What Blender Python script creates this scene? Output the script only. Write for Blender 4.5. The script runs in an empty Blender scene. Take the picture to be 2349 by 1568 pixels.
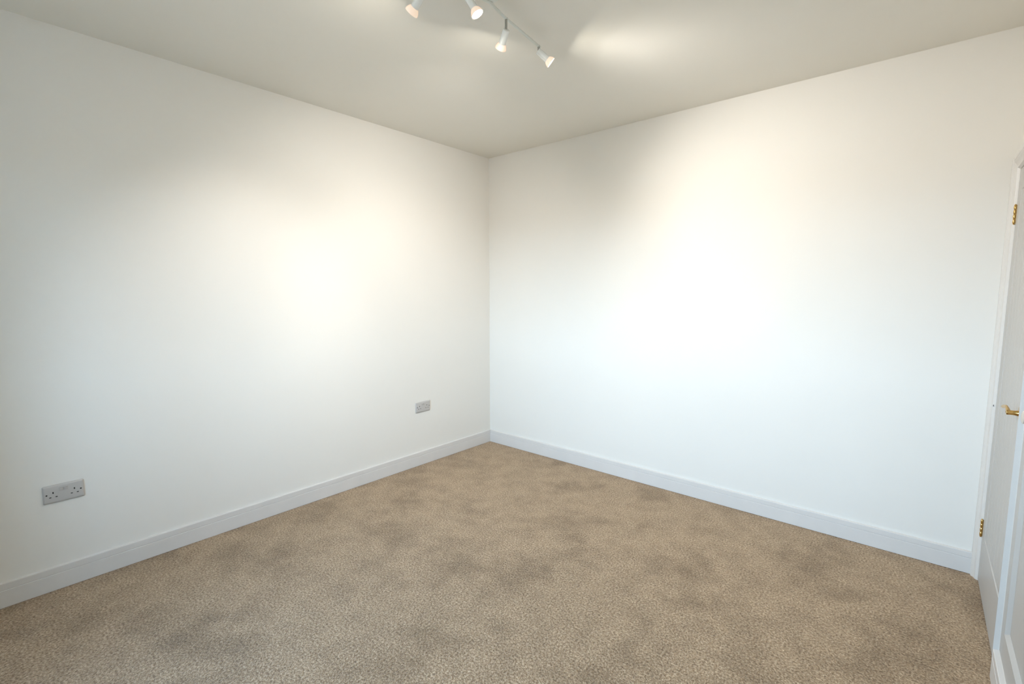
import bpy, bmesh, math, random
from mathutils import Vector, Matrix

random.seed(4)
SC = bpy.context.scene
COL = SC.collection

# ------------------------------------------------------------------ camera
cam_data = bpy.data.cameras.new('camera')
cam_data.sensor_width = 36.0
cam_data.lens = 1098.316 / 2349.0 * 36.0
cam_data.clip_start = 0.02
cam = bpy.data.objects.new('camera', cam_data)
cam.location = (3.05656, -3.24303, 1.40995)
cam.rotation_euler = (math.radians(90.0 - 5.9312), 0.0, math.radians(40.619))
COL.objects.link(cam)
SC.camera = cam

# ------------------------------------------------------------------ daylight, exposure
SKY = 73.0           # daylight strength outside the window
world = bpy.data.worlds.new('sky')
SC.world = world
world.use_nodes = True
wn, wl = world.node_tree.nodes, world.node_tree.links
wn.clear()
w_out = wn.new('ShaderNodeOutputWorld')
w_bg = wn.new('ShaderNodeBackground')
w_tc = wn.new('ShaderNodeTexCoord')
w_sep = wn.new('ShaderNodeSeparateXYZ')
w_ramp = wn.new('ShaderNodeValToRGB')
w_map = wn.new('ShaderNodeMapRange')
w_map.inputs['From Min'].default_value = -1.0
w_map.inputs['From Max'].default_value = 1.0
e = w_ramp.color_ramp.elements
e[0].position = 0.0
e[0].color = (0.10, 0.10, 0.09, 1)
e[1].position = 0.49
e[1].color = (0.16, 0.17, 0.17, 1)
for pos, c in ((0.51, (0.64, 0.92, 1.20, 1)), (0.65, (0.54, 0.86, 1.20, 1)), (1.0, (0.30, 0.60, 1.10, 1))):
    el = w_ramp.color_ramp.elements.new(pos)
    el.color = c
wl.new(w_tc.outputs['Generated'], w_sep.inputs[0])
wl.new(w_sep.outputs['Z'], w_map.inputs['Value'])
wl.new(w_map.outputs[0], w_ramp.inputs[0])
wl.new(w_ramp.outputs[0], w_bg.inputs['Color'])
w_bg.inputs['Strength'].default_value = SKY
wl.new(w_bg.outputs[0], w_out.inputs[0])

WIN = (1.35, 2.20, 0.92, 2.08)           # window in the wall behind the camera: x0 x1 z0 z1
FRONT = -4.15                            # inner face of that wall
REVEAL = 0.6                             # its unseen thickness, made deep to keep daylight off the left wall
portal = bpy.data.lights.new('window_portal', 'AREA')
portal.shape = 'RECTANGLE'
portal.size = WIN[1] - WIN[0]
portal.size_y = WIN[3] - WIN[2]
portal.cycles.is_portal = True
po = bpy.data.objects.new('window_portal', portal)
po.location = ((WIN[0] + WIN[1]) / 2, FRONT - REVEAL + 0.09, (WIN[2] + WIN[3]) / 2)
po.rotation_euler = (math.radians(90), 0, math.radians(0))
COL.objects.link(po)

LAMP_BEAM = 1.0       # scale of the spot beams
LAMP_FACE = 1.0       # scale of the glow of the lamp faces
SC.view_settings.view_transform = 'Standard'
SC.view_settings.look = 'None'
SC.view_settings.gamma = 1.0
SC.view_settings.use_curve_mapping = False
SC.view_settings.exposure = 0.14
SC.cycles.max_bounces = 14
SC.cycles.diffuse_bounces = 8
SC.cycles.use_denoising = True
SC.cycles.sample_clamp_indirect = 6.0


# ------------------------------------------------------------------ materials
def mat(name, color, rough=0.6, metal=0.0, bump=0.0, scale=300.0, spec=0.5, vary=0.0, vscale=8.0):
    m = bpy.data.materials.new(name)
    m.use_nodes = True
    n, l = m.node_tree.nodes, m.node_tree.links
    b = n['Principled BSDF']
    b.inputs['Base Color'].default_value = (*color, 1)
    b.inputs['Roughness'].default_value = rough
    b.inputs['Metallic'].default_value = metal
    b.inputs['Specular IOR Level'].default_value = spec
    tc = n.new('ShaderNodeTexCoord')
    if vary:
        nz = n.new('ShaderNodeTexNoise')
        nz.inputs['Scale'].default_value = vscale
        nz.inputs['Detail'].default_value = 4
        rp = n.new('ShaderNodeValToRGB')
        rp.color_ramp.elements[0].position = 0.3
        rp.color_ramp.elements[1].position = 0.7
        rp.color_ramp.elements[0].color = (*[c * (1 - vary) for c in color], 1)
        rp.color_ramp.elements[1].color = (*color, 1)
        l.new(tc.outputs['Object'], nz.inputs['Vector'])
        l.new(nz.outputs['Fac'], rp.inputs[0])
        l.new(rp.outputs[0], b.inputs['Base Color'])
    if bump:
        nb = n.new('ShaderNodeTexNoise')
        nb.inputs['Scale'].default_value = scale
        nb.inputs['Detail'].default_value = 3
        bp_ = n.new('ShaderNodeBump')
        bp_.inputs['Strength'].default_value = bump
        bp_.inputs['Distance'].default_value = 0.001
        l.new(tc.outputs['Object'], nb.inputs['Vector'])
        l.new(nb.outputs['Fac'], bp_.inputs['Height'])
        l.new(bp_.outputs[0], b.inputs['Normal'])
    return m


def emit_mat(name, color, strength, glass=None):
    m = bpy.data.materials.new(name)
    m.use_nodes = True
    b = m.node_tree.nodes['Principled BSDF']
    b.inputs['Base Color'].default_value = (*(glass or color), 1)
    b.inputs['Roughness'].default_value = 0.15
    b.inputs['Emission Color'].default_value = (*color, 1)
    b.inputs['Emission Strength'].default_value = strength
    return m


M_WALL = mat('white_emulsion', (0.725, 0.705, 0.66), 0.75, bump=0.12, scale=260, spec=0.25, vary=0.012, vscale=3)
M_CEIL = mat('ceiling_emulsion', (0.77, 0.75, 0.69), 0.85, bump=0.1, scale=200, spec=0.2, vary=0.012, vscale=3)
M_SKIRT = mat('white_gloss_trim', (0.645, 0.625, 0.60), 0.30, bump=0.08, scale=60, spec=0.6, vary=0.03, vscale=9)
M_DOOR = mat('shaded_white_door_paint', (0.45, 0.435, 0.41), 0.42, bump=0.08, scale=90, vary=0.02, vscale=6)  # white paint, base colour darkened to carry the shade on the doors
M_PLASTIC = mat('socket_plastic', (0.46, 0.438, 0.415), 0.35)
M_SLOT = mat('slot_black', (0.012, 0.012, 0.011), 0.6)
M_BRASS = mat('polished_brass', (0.60, 0.38, 0.13), 0.22, metal=1.0, bump=0.05, scale=120)
M_CHROME = mat('chrome', (0.45, 0.45, 0.43), 0.22, metal=1.0)
M_LAMPWHITE = mat('lamp_white_enamel', (0.86, 0.87, 0.85), 0.2)
M_BAR = mat('bar_grey_white_enamel', (0.68, 0.71, 0.67), 0.3)
M_KNOB = mat('pale_knob', (0.52, 0.48, 0.42), 0.35)
M_CASING = mat('casing_gloss', (0.62, 0.60, 0.57), 0.4, bump=0.1, scale=70, vary=0.03, vscale=12)
M_MARK = mat('scuff_grey', (0.10, 0.09, 0.085), 0.7)
M_UPVC = mat('window_white', (0.80, 0.80, 0.80), 0.35)
M_BULB = emit_mat('bulb_glass_glow', (1.0, 0.62, 0.38), 0.42, glass=(0.85, 0.80, 0.75))

# pane glass that lets daylight through
M_GLASS = bpy.data.materials.new('pane_glass')
M_GLASS.use_nodes = True
gn, gl = M_GLASS.node_tree.nodes, M_GLASS.node_tree.links
gn.clear()
go = gn.new('ShaderNodeOutputMaterial')
gm = gn.new('ShaderNodeMixShader')
gt = gn.new('ShaderNodeBsdfTransparent')
gg = gn.new('ShaderNodeBsdfGlossy')
gg.inputs['Roughness'].default_value = 0.02
gm.inputs[0].default_value = 0.06
gl.new(gt.outputs[0], gm.inputs[1])
gl.new(gg.outputs[0], gm.inputs[2])
gl.new(gm.outputs[0], go.inputs[0])

# carpet: twist pile, flecked brown and beige, with brushed patches
M_CARPET = bpy.data.materials.new('twist_pile_carpet')
M_CARPET.use_nodes = True
cn, cl = M_CARPET.node_tree.nodes, M_CARPET.node_tree.links
cb = cn['Principled BSDF']
cb.inputs['Roughness'].default_value = 0.95
cb.inputs['Specular IOR Level'].default_value = 0.1
cb.inputs['Sheen Weight'].default_value = 0.15
ctc = cn.new('ShaderNodeTexCoord')


def tex(kind, scale, detail=2.0, rough=0.5):
    t = cn.new('ShaderNodeTexNoise') if kind == 'n' else cn.new('ShaderNodeTexVoronoi')
    t.inputs['Scale'].default_value = scale
    if kind == 'n':
        t.inputs['Detail'].default_value = detail
        t.inputs['Roughness'].default_value = rough
    cl.new(ctc.outputs['Object'], t.inputs['Vector'])
    return t


def ramp(src, stops):
    r = cn.new('ShaderNodeValToRGB')
    el = r.color_ramp.elements
    el[0].position, el[0].color = stops[0][0], (*stops[0][1], 1)
    el[1].position, el[1].color = stops[-1][0], (*stops[-1][1], 1)
    for pos, c in stops[1:-1]:
        k = el.new(pos)
        k.color = (*c, 1)
    cl.new(src, r.inputs[0])
    return r


fleck = tex('n', 115, 3.0, 0.65)
tuft = tex('v', 170)
patch = tex('n', 2.8, 5.0, 0.6)
brush = tex('n', 9.0, 3.0, 0.6)
r_fleck = ramp(fleck.outputs['Fac'], [(0.32, (0.178, 0.110, 0.058)), (0.50, (0.372, 0.263, 0.160)), (0.68, (0.590, 0.447, 0.302))])
r_patch = ramp(patch.outputs['Fac'], [(0.34, (0.74, 0.725, 0.70)), (0.50, (1, 1, 1))])
r_brush = ramp(brush.outputs['Fac'], [(0.30, (0.84, 0.83, 0.82)), (0.60, (1.04, 1.04, 1.04))])
mx1 = cn.new('ShaderNodeMix')
mx1.data_type = 'RGBA'
mx1.blend_type = 'MULTIPLY'
mx1.inputs[0].default_value = 1.0
cl.new(r_fleck.outputs[0], mx1.inputs[6])
cl.new(r_patch.outputs[0], mx1.inputs[7])
mx2 = cn.new('ShaderNodeMix')
mx2.data_type = 'RGBA'
mx2.blend_type = 'MULTIPLY'
mx2.inputs[0].default_value = 1.0
cl.new(mx1.outputs[2], mx2.inputs[6])
cl.new(r_brush.outputs[0], mx2.inputs[7])
cl.new(mx2.outputs[2], cb.inputs['Base Color'])
hsum = cn.new('ShaderNodeMath')
hsum.operation = 'ADD'
cl.new(fleck.outputs['Fac'], hsum.inputs[0])
cl.new(tuft.outputs['Distance'], hsum.inputs[1])
cbump = cn.new('ShaderNodeBump')
cbump.inputs['Strength'].default_value = 0.75
cbump.inputs['Distance'].default_value = 0.006
cl.new(hsum.outputs[0], cbump.inputs['Height'])
cl.new(cbump.outputs[0], cb.inputs['Normal'])


# ------------------------------------------------------------------ mesh helpers
def box(bm, x0, x1, y0, y1, z0, z1, bev=0.0):
    r = bmesh.ops.create_cube(bm, size=1.0)
    vs = r['verts']
    for v in vs:
        v.co = Vector(((x0 + x1) / 2 + v.co.x * (x1 - x0), (y0 + y1) / 2 + v.co.y * (y1 - y0), (z0 + z1) / 2 + v.co.z * (z1 - z0)))
    if bev:
        es = list({ed for v in vs for ed in v.link_edges})
        bmesh.ops.bevel(bm, geom=es, offset=bev, segments=2, affect='EDGES', profile=0.5)


def sweep(bm, prof, p0, p1, out, up, cap=True):
    """extrude an open (a, b) profile from p0 to p1; a runs along out, b along up; closed at the back."""
    p0, p1, out, up = Vector(p0), Vector(p1), Vector(out), Vector(up)
    r0 = [bm.verts.new(p0 + out * a + up * b) for a, b in prof]
    r1 = [bm.verts.new(p1 + out * a + up * b) for a, b in prof]
    n = len(prof)
    for i in range(n):
        j = (i + 1) % n
        bm.faces.new((r0[i], r0[j], r1[j], r1[i]))
    if cap:
        bm.faces.new(r0[::-1])
        bm.faces.new(r1)


def lathe(bm, prof, origin=(0, 0, 0), axis=(0, 0, 1), seg=32, mats=None):
    axis = Vector(axis).normalized()
    rot = Vector((0, 0, 1)).rotation_difference(axis).to_matrix()
    o = Vector(origin)
    rings = []
    for r, z in prof:
        if r < 1e-6:
            rings.append([bm.verts.new(o + rot @ Vector((0, 0, z)))])
        else:
            rings.append([bm.verts.new(o + rot @ Vector((r * math.cos(2 * math.pi * k / seg), r * math.sin(2 * math.pi * k / seg), z))) for k in range(seg)])
    for i in range(len(rings) - 1):
        a, b = rings[i], rings[i + 1]
        for k in range(seg):
            k2 = (k + 1) % seg
            if len(a) == 1 and len(b) == 1:
                continue
            if len(a) == 1:
                f = bm.faces.new((a[0], b[k2], b[k]))
            elif len(b) == 1:
                f = bm.faces.new((a[k], a[k2], b[0]))
            else:
                f = bm.faces.new((a[k], a[k2], b[k2], b[k]))
            if mats:
                f.material_index = mats[i]


def tube(bm, pts, rads, seg=14):
    pts = [Vector(p) for p in pts]
    rings = []
    for i, p in enumerate(pts):
        d = (pts[min(i + 1, len(pts) - 1)] - pts[max(i - 1, 0)]).normalized()
        s = d.cross(Vector((0, 0, 1))) if abs(d.z) < 0.6 else d.cross(Vector((0, 1, 0)))
        s = s.normalized()
        t = s.cross(d).normalized()
        ra = rads[i] if isinstance(rads[i], tuple) else (rads[i], rads[i])
        rings.append([bm.verts.new(p + s * ra[0] * math.cos(2 * math.pi * k / seg) + t * ra[1] * math.sin(2 * math.pi * k / seg)) for k in range(seg)])
    for a, b in zip(rings, rings[1:]):
        for k in range(seg):
            bm.faces.new((a[k], a[(k + 1) % seg], b[(k + 1) % seg], b[k]))
    bm.faces.new(rings[0][::-1])
    bm.faces.new(rings[-1])


def link(name, bm, mats, parent=None, smooth=None, loc=None):
    bmesh.ops.recalc_face_normals(bm, faces=bm.faces)
    if parent:                              # mesh coordinates become local to the parent
        off, q = Vector(), parent
        while q:
            off += q.location
            q = q.parent
        bmesh.ops.translate(bm, verts=bm.verts, vec=-off)
    me = bpy.data.meshes.new(name)
    bm.to_mesh(me)
    bm.free()
    for m in (mats if isinstance(mats, (list, tuple)) else [mats]):
        me.materials.append(m)
    o = bpy.data.objects.new(name, me)
    COL.objects.link(o)
    if smooth is not None:
        me.polygons.foreach_set('use_smooth', [True] * len(me.polygons))
        me.set_sharp_from_angle(angle=math.radians(smooth))
    if parent:
        o.parent = parent
    if loc:
        o.location = loc
    return o


def struct(o, label, cat):
    o['kind'] = 'structure'
    o['label'] = label
    o['category'] = cat
    return o


def empty(name, loc):
    o = bpy.data.objects.new(name, None)
    o.empty_display_size = 0.05
    o.location = loc
    COL.objects.link(o)
    return o


# ------------------------------------------------------------------ the room
H = 2.604                      # ceiling height
XR = 3.349                     # right-hand wall plane
bm = bmesh.new()
box(bm, -0.15, XR + 0.35, FRONT - REVEAL, 0.15, -0.12, 0.0)
struct(link('floor', bm, M_CARPET), 'mottled brown beige twist-pile carpet covering the whole floor', 'carpet')

bm = bmesh.new()
box(bm, -0.15, XR + 0.35, FRONT - REVEAL, 0.15, H, H + 0.12)
struct(link('ceiling', bm, M_CEIL), 'plain off-white ceiling above the spotlight bar', 'ceiling')

bm = bmesh.new()
box(bm, -0.12, 0.0, FRONT - 0.12, 0.12, 0.0, H)
struct(link('wall_left', bm, M_WALL), 'white painted left wall with the two double sockets', 'wall')

bm = bmesh.new()
box(bm, 0.0, XR + 0.3, 0.0, 0.12, 0.0, H)
struct(link('wall_back', bm, M_WALL), 'bare white painted wall right of the room corner', 'wall')

# right-hand wall: two pockets, one for each door
D1 = (-0.822, -0.0615, 0.0, 1.9625)         # y0 y1 z0 z1 of the grooved door
D2 = (-1.462, -0.862, 0.116, 2.05)
bm = bmesh.new()
box(bm, XR, XR + 0.06, D1[1] + 0.0, 0.0, 0, H)
box(bm, XR, XR + 0.06, D1[0], D1[1], D1[3], H)
box(bm, XR, XR + 0.06, D2[1], D1[0], 0, H)
box(bm, XR, XR + 0.06, D2[0], D2[1], 0, D2[2])
box(bm, XR, XR + 0.06, D2[0], D2[1], D2[3], H)
box(bm, XR, XR + 0.06, FRONT - 0.12, D2[0], 0, H)
box(bm, XR + 0.06, XR + 0.25, FRONT - 0.12, 0.0, 0, H)
struct(link('wall_right', bm, M_WALL), 'narrow strip of white wall at the right edge holding both doors', 'wall')

# wall behind the camera with its window
x0, x1, z0, z1 = WIN
bm = bmesh.new()
box(bm, 0.0, x0, FRONT - REVEAL, FRONT, 0, H)
box(bm, x1, XR, FRONT - REVEAL, FRONT, 0, H)
box(bm, x0, x1, FRONT - REVEAL, FRONT, 0, z0)
box(bm, x0, x1, FRONT - REVEAL, FRONT, z1, H)
struct(link('wall_front', bm, M_WALL), 'white wall behind the camera with the window', 'wall')
we = empty('window_1', ((x0 + x1) / 2, FRONT - REVEAL + 0.13, z0))
struct(we, 'white framed window in the wall behind the camera', 'window')
bm = bmesh.new()
yw0, yw1 = FRONT - REVEAL + 0.1, FRONT - REVEAL + 0.16
box(bm, x0, x0 + 0.06, yw0, yw1, z0, z1)
box(bm, x1 - 0.06, x1, yw0, yw1, z0, z1)
box(bm, x0 + 0.06, x1 - 0.06, yw0, yw1, z0, z0 + 0.06)
box(bm, x0 + 0.06, x1 - 0.06, yw0, yw1, z1 - 0.06, z1)
xm = (x0 + x1) / 2
box(bm, xm - 0.03, xm + 0.03, yw0, yw1, z0 + 0.06, z1 - 0.06)
link('window_frame', bm, M_UPVC, we)
for a, b in ((x0 + 0.06, xm - 0.03), (xm + 0.03, x1 - 0.06)):
    bm = bmesh.new()
    box(bm, a, b, FRONT - REVEAL + 0.126, FRONT - REVEAL + 0.132, z0 + 0.06, z1 - 0.06)
    link('pane', bm, M_GLASS, we)

# skirting boards: flat face, one scored line, rounded bright top
SK = [(0.0, 0.002), (0.016, 0.002), (0.016, 0.0775), (0.0158, 0.0790), (0.0138, 0.0800), (0.0138, 0.0815), (0.0155, 0.0830),
      (0.0155, 0.1090), (0.0150, 0.1115), (0.0135, 0.1125), (0.006, 0.1132), (0.0, 0.1138)]


def skirting(name, p0, p1, out, label):
    b = bmesh.new()
    sweep(b, SK, p0, p1, out, (0, 0, 1))
    return struct(link(name, b, M_SKIRT), label, 'skirting board')


skirting('baseboard_left', (0.0, FRONT, 0), (0.0, 0.0, 0), (1, 0, 0), 'white skirting board along the foot of the left wall, below both sockets')
skirting('baseboard_back', (0.016, 0.0, 0), (XR - 0.024, 0.0, 0), (0, -1, 0), 'white skirting board along the foot of the bare wall, from corner to door')
skirting('baseboard_right', (XR, -0.8595, 0), (XR, FRONT, 0), (-1, 0, 0), 'short run of white skirting at the right edge, under the panelled door')

# ------------------------------------------------------------------ door trim
tr = empty('trim_1', (XR, -0.43, 0.0))
struct(tr, 'white moulded door casing around the grooved door', 'door casing')
# profile across the face: (thickness, distance from the outer edge)
ARCH = [(0.0, 0.0), (0.0250, 0.0), (0.0255, 0.004), (0.0250, 0.019), (0.0225, 0.0215), (0.0225, 0.0235), (0.0245, 0.026), (0.0238, 0.029),
        (0.0195, 0.033), (0.0150, 0.040), (0.0125, 0.047), (0.0115, 0.0530), (0.0085, 0.0545), (0.0020, 0.0600), (0.0, 0.0600)]
bm = bmesh.new()
sweep(bm, [(a, -b) for a, b in ARCH], (XR, -0.0005, 0.0), (XR, -0.0005, 2.0225), (-1, 0, 0), (0, 1, 0))
link('casing_upright', bm, M_CASING, tr, smooth=35)
ARCH2 = [(0.0, 0.0), (0.0160, 0.0), (0.0155, 0.003), (0.0120, 0.008), (0.0080, 0.016), (0.0045, 0.026), (0.0020, 0.0360), (0.0, 0.0365)]
bm = bmesh.new()
sweep(bm, [(a, b) for a, b in ARCH2], (XR, -0.8590, 0.0), (XR, -0.8590, 2.0225), (-1, 0, 0), (0, 1, 0))
link('casing_upright', bm, M_CASING, tr, smooth=35)
bm = bmesh.new()
sweep(bm, [(a, -b) for a, b in ARCH], (XR, -0.0605, 2.0225), (XR, -0.8225, 2.0225), (-1, 0, 0), (0, 0, 1))
link('casing_head', bm, M_CASING, tr, smooth=35)
bm = bmesh.new()
lathe(bm, [(0.0, 0.0), (0.0042, 0.0), (0.0036, 0.0016), (0.0, 0.0022)], (XR - 0.0078, -0.0555, 0.874), (-1, 0, 0), 12)
link('dark_spot', bm, M_MARK, tr)

# ------------------------------------------------------------------ door 1: grooved cottage door
d1 = empty('door_1', (XR, D1[1], 0.008))
struct(d1, 'white boarded door with vertical grooves, brass hinges and brass lever handle', 'door')
fx = XR - 0.0005               # face plane
g = 0.002
y0, y1, z0, z1 = D1[0] + g, D1[1] - g, 0.008, D1[3] - g
ST, BR, TR = 0.092, 0.237, 0.10


def slab(name, ya, yb, za, zb, xa, thick, m, parent, bev=0.0012):
    b = bmesh.new()
    box(b, xa, xa + thick, ya, yb, za, zb, bev)
    return link(name, b, m, parent)


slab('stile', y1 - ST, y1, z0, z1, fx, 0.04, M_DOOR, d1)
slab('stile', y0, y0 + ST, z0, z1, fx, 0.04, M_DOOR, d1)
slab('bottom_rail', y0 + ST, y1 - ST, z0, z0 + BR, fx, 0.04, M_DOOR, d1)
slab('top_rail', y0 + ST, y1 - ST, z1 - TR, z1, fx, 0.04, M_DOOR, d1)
# bead around the recessed boards
bm = bmesh.new()
ya, yb, za, zb = y0 + ST, y1 - ST, z0 + BR, z1 - TR
tri = [(0.0, 0.0), (0.0031, 0.0), (0.0031, 0.0030)]
sweep(bm, [(-a - 0.0002, b) for a, b in tri], (fx, ya, za), (fx, yb, za), (-1, 0, 0), (0, 0, 1))
sweep(bm, [(-a - 0.0002, b) for a, b in tri], (fx, ya, zb), (fx, yb, zb), (-1, 0, 0), (0, 0, -1))
sweep(bm, [(-a - 0.0002, b) for a, b in tri], (fx, ya, za), (fx, ya, zb), (-1, 0, 0), (0, 1, 0))
sweep(bm, [(-a - 0.0002, b) for a, b in tri], (fx, yb, za), (fx, yb, zb), (-1, 0, 0), (0, -1, 0))
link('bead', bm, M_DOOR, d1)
NP = 7
w = (yb - ya) / NP
first = None
for k in range(NP):
    if first is None:
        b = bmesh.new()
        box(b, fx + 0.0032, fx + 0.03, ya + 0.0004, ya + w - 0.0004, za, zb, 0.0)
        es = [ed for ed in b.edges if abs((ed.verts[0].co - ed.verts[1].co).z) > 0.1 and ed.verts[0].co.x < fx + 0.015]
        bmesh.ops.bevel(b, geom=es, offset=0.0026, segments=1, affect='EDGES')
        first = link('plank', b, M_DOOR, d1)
    else:
        c = first.copy()
        COL.objects.link(c)
        c.parent = d1
        c.location.y = k * w


def hinge(zc, hh):
    """butt hinge: knuckle of turned brass barrels with two leaves"""
    yc = D1[1] + 0.0005
    xk = XR - 0.0060
    b = bmesh.new()
    n = 4
    seg = hh / n
    prof = [(0.0, -0.004), (0.0030, -0.003), (0.0036, 0.0)]
    for k in range(n):
        a = k * seg
        prof += [(0.0030, a + 0.0002), (0.0046, a + 0.0026), (0.0051, a + seg * 0.5), (0.0046, a + seg - 0.0026), (0.0030, a + seg - 0.0002)]
    prof += [(0.0036, hh), (0.0030, hh + 0.003), (0.0, hh + 0.004)]
    lathe(b, prof, (xk, yc, zc - hh / 2), (0, 0, 1), 16)
    box(b, XR - 0.0046, XR - 0.0006, yc - 0.0022, yc - 0.0008, zc - hh / 2, zc + hh / 2)
    return link('hinge', b, M_BRASS, d1, smooth=40)


hinge(1.762, 0.084)
hinge(0.268, 0.084)

# lever handle on the lock stile: round rose, neck, curved lever
hz, hy = 0.975, -0.768
bm = bmesh.new()
lathe(bm, [(0.0, 0.0), (0.0255, 0.0), (0.0255, 0.003), (0.0235, 0.0055), (0.0150, 0.0068), (0.0, 0.0070)], (fx, hy, hz), (-1, 0, 0), 32)
handle = link('handle_rose', bm, M_BRASS, d1, smooth=40)
bm = bmesh.new()
lathe(bm, [(0.0, 0.0), (0.0115, 0.0), (0.0105, 0.004), (0.0088, 0.012), (0.0085, 0.024), (0.0092, 0.030), (0.0085, 0.034), (0.0, 0.036)], (fx - 0.003, hy, hz), (-1, 0, 0), 24)
lev = [(fx - 0.0315 - 0.009 * t * t, hy + t * 0.104, hz + 0.012 * math.sin(min(t * 1.9, 1) * math.pi / 2) - 0.010 * max(0, t - 0.5) / 0.5) for t in [k / 10 for k in range(11)]]
tube(bm, lev, [(0.0078, 0.0078), (0.0070, 0.0072), (0.0060, 0.0068), (0.0054, 0.0064), (0.0050, 0.0062), (0.0048, 0.0062), (0.0046, 0.0064), (0.0045, 0.0068), (0.0045, 0.0070), (0.0040, 0.0060), (0.0018, 0.0030)])
link('lever', bm, M_BRASS, handle, smooth=50)

# ------------------------------------------------------------------ door 2: recessed-panel door at the right edge
d2 = empty('door_2', (XR, D2[1], D2[2]))
struct(d2, 'white recessed-panel door cut off by the right edge, nearest the camera', 'door')
y0, y1, z0, z1 = D2[0] + g, D2[1] - g, D2[2] + 0.003, D2[3] - g
ST2, BR2 = 0.068, 0.098
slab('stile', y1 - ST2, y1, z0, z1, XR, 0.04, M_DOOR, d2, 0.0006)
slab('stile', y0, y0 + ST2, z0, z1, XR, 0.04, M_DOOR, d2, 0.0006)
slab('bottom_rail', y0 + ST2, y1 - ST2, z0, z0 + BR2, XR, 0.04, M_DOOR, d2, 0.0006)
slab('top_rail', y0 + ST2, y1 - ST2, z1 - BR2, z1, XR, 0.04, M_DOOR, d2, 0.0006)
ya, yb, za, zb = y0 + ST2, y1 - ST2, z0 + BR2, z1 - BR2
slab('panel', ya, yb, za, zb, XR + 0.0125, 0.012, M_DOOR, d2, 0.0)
bm = bmesh.new()
tri = [(0.0, 0.0), (-0.0124, 0.0), (-0.0124, 0.010)]
sweep(bm, tri, (XR, ya, za), (XR, yb, za), (-1, 0, 0), (0, 0, 1))
sweep(bm, tri, (XR, ya, zb), (XR, yb, zb), (-1, 0, 0), (0, 0, -1))
sweep(bm, tri, (XR, ya, za), (XR, ya, zb), (-1, 0, 0), (0, 1, 0))
sweep(bm, tri, (XR, yb, za), (XR, yb, zb), (-1, 0, 0), (0, -1, 0))
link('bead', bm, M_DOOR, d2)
bm = bmesh.new()
lathe(bm, [(0.0, 0.0), (0.0100, 0.0), (0.0090, 0.003), (0.0085, 0.0055), (0.0150, 0.0080), (0.0215, 0.0110), (0.0222, 0.0132), (0.0185, 0.0160), (0.0095, 0.0178), (0.0, 0.0182)],
      (XR, -0.928, 0.992), (-1, 0, 0), 28)
link('knob', bm, M_KNOB, d2, smooth=50)['label'] = 'pale rounded knob'


# ------------------------------------------------------------------ sockets on the left wall
def make_socket(name, y, z, label):
    t = empty(name, (0.0, y, z))
    t['label'] = label
    t['category'] = 'socket'
    t['group'] = 'double sockets on the left wall'
    W2, H2, T = 0.073, 0.043, 0.0095
    # face plate: rounded rectangle with sloped rim, built as stacked rings
    b = bmesh.new()

    def ring(hw, hh, r, x):
        vs = []
        for cx, cy, a0 in ((hw - r, hh - r, 0), (-hw + r, hh - r, 90), (-hw + r, -hh + r, 180), (hw - r, -hh + r, 270)):
            for q in range(5):
                a = math.radians(a0 + q * 22.5)
                vs.append(b.verts.new((x, y + cx + r * math.cos(a), z + cy + r * math.sin(a))))
        return vs
    rs = [ring(W2, H2, 0.005, 0.0), ring(W2, H2, 0.005, 0.0040), ring(W2 - 0.0015, H2 - 0.0015, 0.005, 0.0065),
          ring(W2 - 0.0045, H2 - 0.0060, 0.0045, 0.0090), ring(W2 - 0.0065, H2 - 0.0085, 0.004, T)]
    for p_, q_ in zip(rs, rs[1:]):
        n = len(p_)
        for k in range(n):
            b.faces.new((p_[k], p_[(k + 1) % n], q_[(k + 1) % n], q_[k]))
    b.faces.new(rs[-1])
    link('faceplate', b, M_PLASTIC, t, smooth=30)
    for s in (-1, 1):
        # rocker switch: wedge leaning out at the top, in a shallow surround
        yc = y + s * 0.0085
        b = bmesh.new()
        vs = [b.verts.new(v) for v in ((T - 0.001, yc - 0.0062, z + 0.010), (T - 0.001, yc + 0.0062, z + 0.010), (T + 0.0014, yc + 0.0062, z + 0.0105), (T + 0.0014, yc - 0.0062, z + 0.0105),
                                       (T - 0.001, yc - 0.0062, z + 0.0270), (T - 0.001, yc + 0.0062, z + 0.0270), (T + 0.0042, yc + 0.0062, z + 0.0262), (T + 0.0042, yc - 0.0062, z + 0.0262))]
        for f in ((0, 1, 2, 3), (4, 7, 6, 5), (0, 4, 5, 1), (1, 5, 6, 2), (2, 6, 7, 3), (3, 7, 4, 0)):
            b.faces.new([vs[i] for i in f])
        link('rocker_switch', b, M_PLASTIC, t)
        # three pin slots each side: earth above, live and neutral below
        yo = y + s * 0.0375
        for dy, dz, hw, hh in ((0.0, 0.0075, 0.0023, 0.0042), (-0.0108, -0.0132, 0.0036, 0.0021), (0.0108, -0.0132, 0.0036, 0.0021)):
            b = bmesh.new()
            box(b, T - 0.0015, T + 0.0003, yo + dy - hw, yo + dy + hw, z + dz - hh, z + dz + hh)
            link('pin_slot', b, M_SLOT, t)
        b = bmesh.new()
        lathe(b, [(0.0, 0.0), (0.0036, 0.0), (0.0034, 0.0006), (0.0, 0.0008)], (T - 0.0004, y + s * 0.0603, z), (1, 0, 0), 14)
        link('screw', b, M_SLOT, t)
    return t


make_socket('double_socket', -2.9665, 0.4645, 'white double socket nearer the camera, low at the far left of the wall')
make_socket('double_socket', -0.8035, 0.4815, 'white double socket farther away, close to the room corner')

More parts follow.
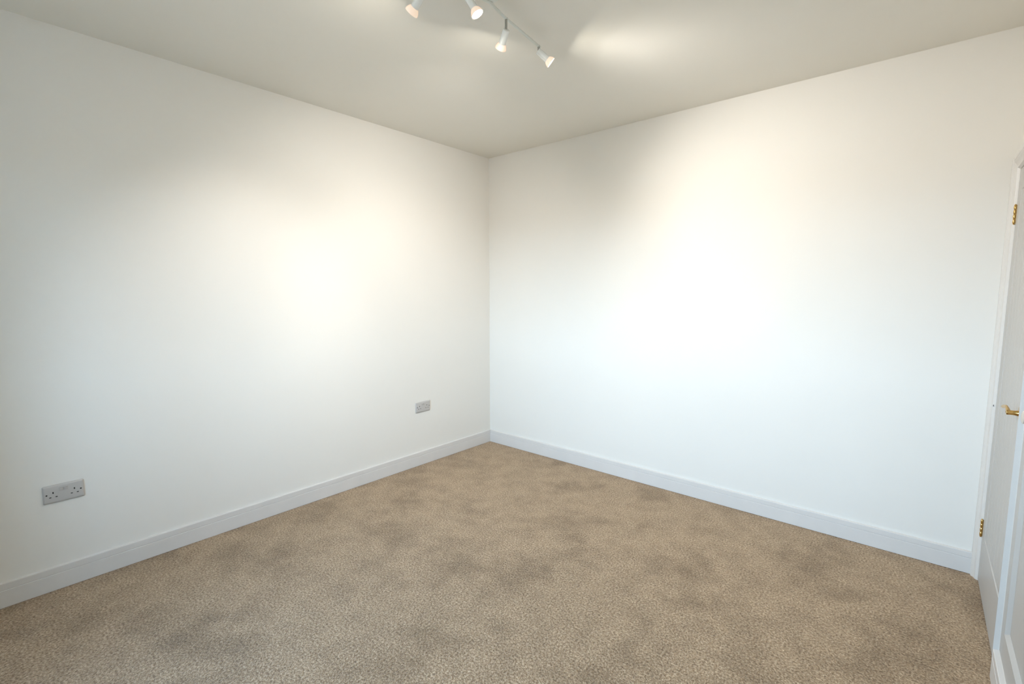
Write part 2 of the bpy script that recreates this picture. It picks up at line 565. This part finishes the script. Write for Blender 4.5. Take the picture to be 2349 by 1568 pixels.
# ------------------------------------------------------------------ ceiling spotlight bar
BZ = 2.56
root = empty('spotlight_bar', (1.665, -1.765, H))
root['label'] = 'white ceiling spotlight bar with four lit adjustable lamps'
root['category'] = 'ceiling light'
bm = bmesh.new()
lathe(bm, [(0.0, 0.0), (0.050, 0.0), (0.050, 0.004), (0.047, 0.014), (0.038, 0.030), (0.030, 0.040), (0.026, 0.0425), (0.0, 0.0425)], (1.676, -1.762, H), (0, 0, -1), 40)
link('ceiling_plate', bm, M_BAR, root, smooth=40)
A1 = (1.588, -2.035, BZ)
A2 = (1.641, -1.855, BZ)
HUB = (1.660, -1.752, BZ)
A3 = (1.634, -1.623, BZ)
A4 = (1.600, -1.352, BZ)
bm = bmesh.new()
ends = (Vector(A1) + (Vector(A1) - Vector(A2)).normalized() * 0.012, Vector(A4) + (Vector(A4) - Vector(A3)).normalized() * 0.012)
tube(bm, [ends[0], A1, A2, HUB, (1.647, -1.69, BZ), A3, (1.617, -1.488, BZ), A4, ends[1]], [(0.0070, 0.0044)] * 9, 14)
lathe(bm, [(0.0, 0.0), (0.010, 0.0), (0.010, 0.022), (0.0, 0.022)], (HUB[0], HUB[1], BZ), (0, 0, 1), 18)
link('bar', bm, M_BAR, root, smooth=40)


def lamp(at, drop, d, face, beams):
    at, d = Vector(at), Vector(d).normalized()
    pv = at - Vector((0, 0, drop))
    b = bmesh.new()
    lathe(b, [(0.0, -0.005), (0.0128, -0.005), (0.0150, -0.003), (0.0150, 0.049), (0.0156, 0.050), (0.0156, 0.053), (0.0136, 0.053)], pv, d, 28)
    head = link('lamp_head', b, M_LAMPWHITE, root, smooth=35)
    b = bmesh.new()
    tube(b, [at + Vector((0, 0, 0.003)), at - Vector((0, 0, 0.005)), at - Vector((0, 0, drop * 0.6)), pv + d * 0.004], [0.0072, 0.0058, 0.0056, 0.0056], 14)
    link('stem', b, M_CHROME, head, smooth=40)
    b = bmesh.new()
    lathe(b, [(0.0134, 0.050), (0.0165, 0.054), (0.0195, 0.058), (0.0225, 0.064), (0.0245, 0.070), (0.0252, 0.0740), (0.0245, 0.0755), (0.0225, 0.0750), (0.0215, 0.0690), (0.0, 0.0690)], pv, d, 28,
          mats=[0, 0, 0, 0, 0, 0, 0, 0, 1])
    link('bulb', b, [M_BULB, emit_mat('lamp_face_glow', (1.0, 0.93, 0.80), face)], head, smooth=40)
    for watts, spread in beams:             # bright core and wide spill of the reflector lamp
        sp = bpy.data.lights.new('lamp_beam', 'SPOT')
        sp.energy = watts * LAMP_BEAM
        sp.color = (1.0, 0.945, 0.89)
        sp.spot_size = math.radians(spread)
        sp.spot_blend = 1.0
        sp.shadow_soft_size = 0.022
        so = bpy.data.objects.new('lamp_beam', sp)
        so.location = pv + d * 0.100
        so.rotation_mode = 'QUATERNION'
        so.rotation_quaternion = d.to_track_quat('-Z', 'Y')
        COL.objects.link(so)
    return head


lamp(A1, 0.066, (-0.82, -0.06, -0.62), 620 * LAMP_FACE, [(36, 58)])
lamp(A2, 0.016, (0.36, 0.28, -0.80), 900 * LAMP_FACE, [(36, 134)])
lamp(A3, 0.048, (-0.72, 0.33, -0.62), 440 * LAMP_FACE, [(64, 118), (36, 72)])
lamp(A4, 0.024, (0.49, 0.62, -0.58), 320 * LAMP_FACE, [(46, 116), (22, 142)])
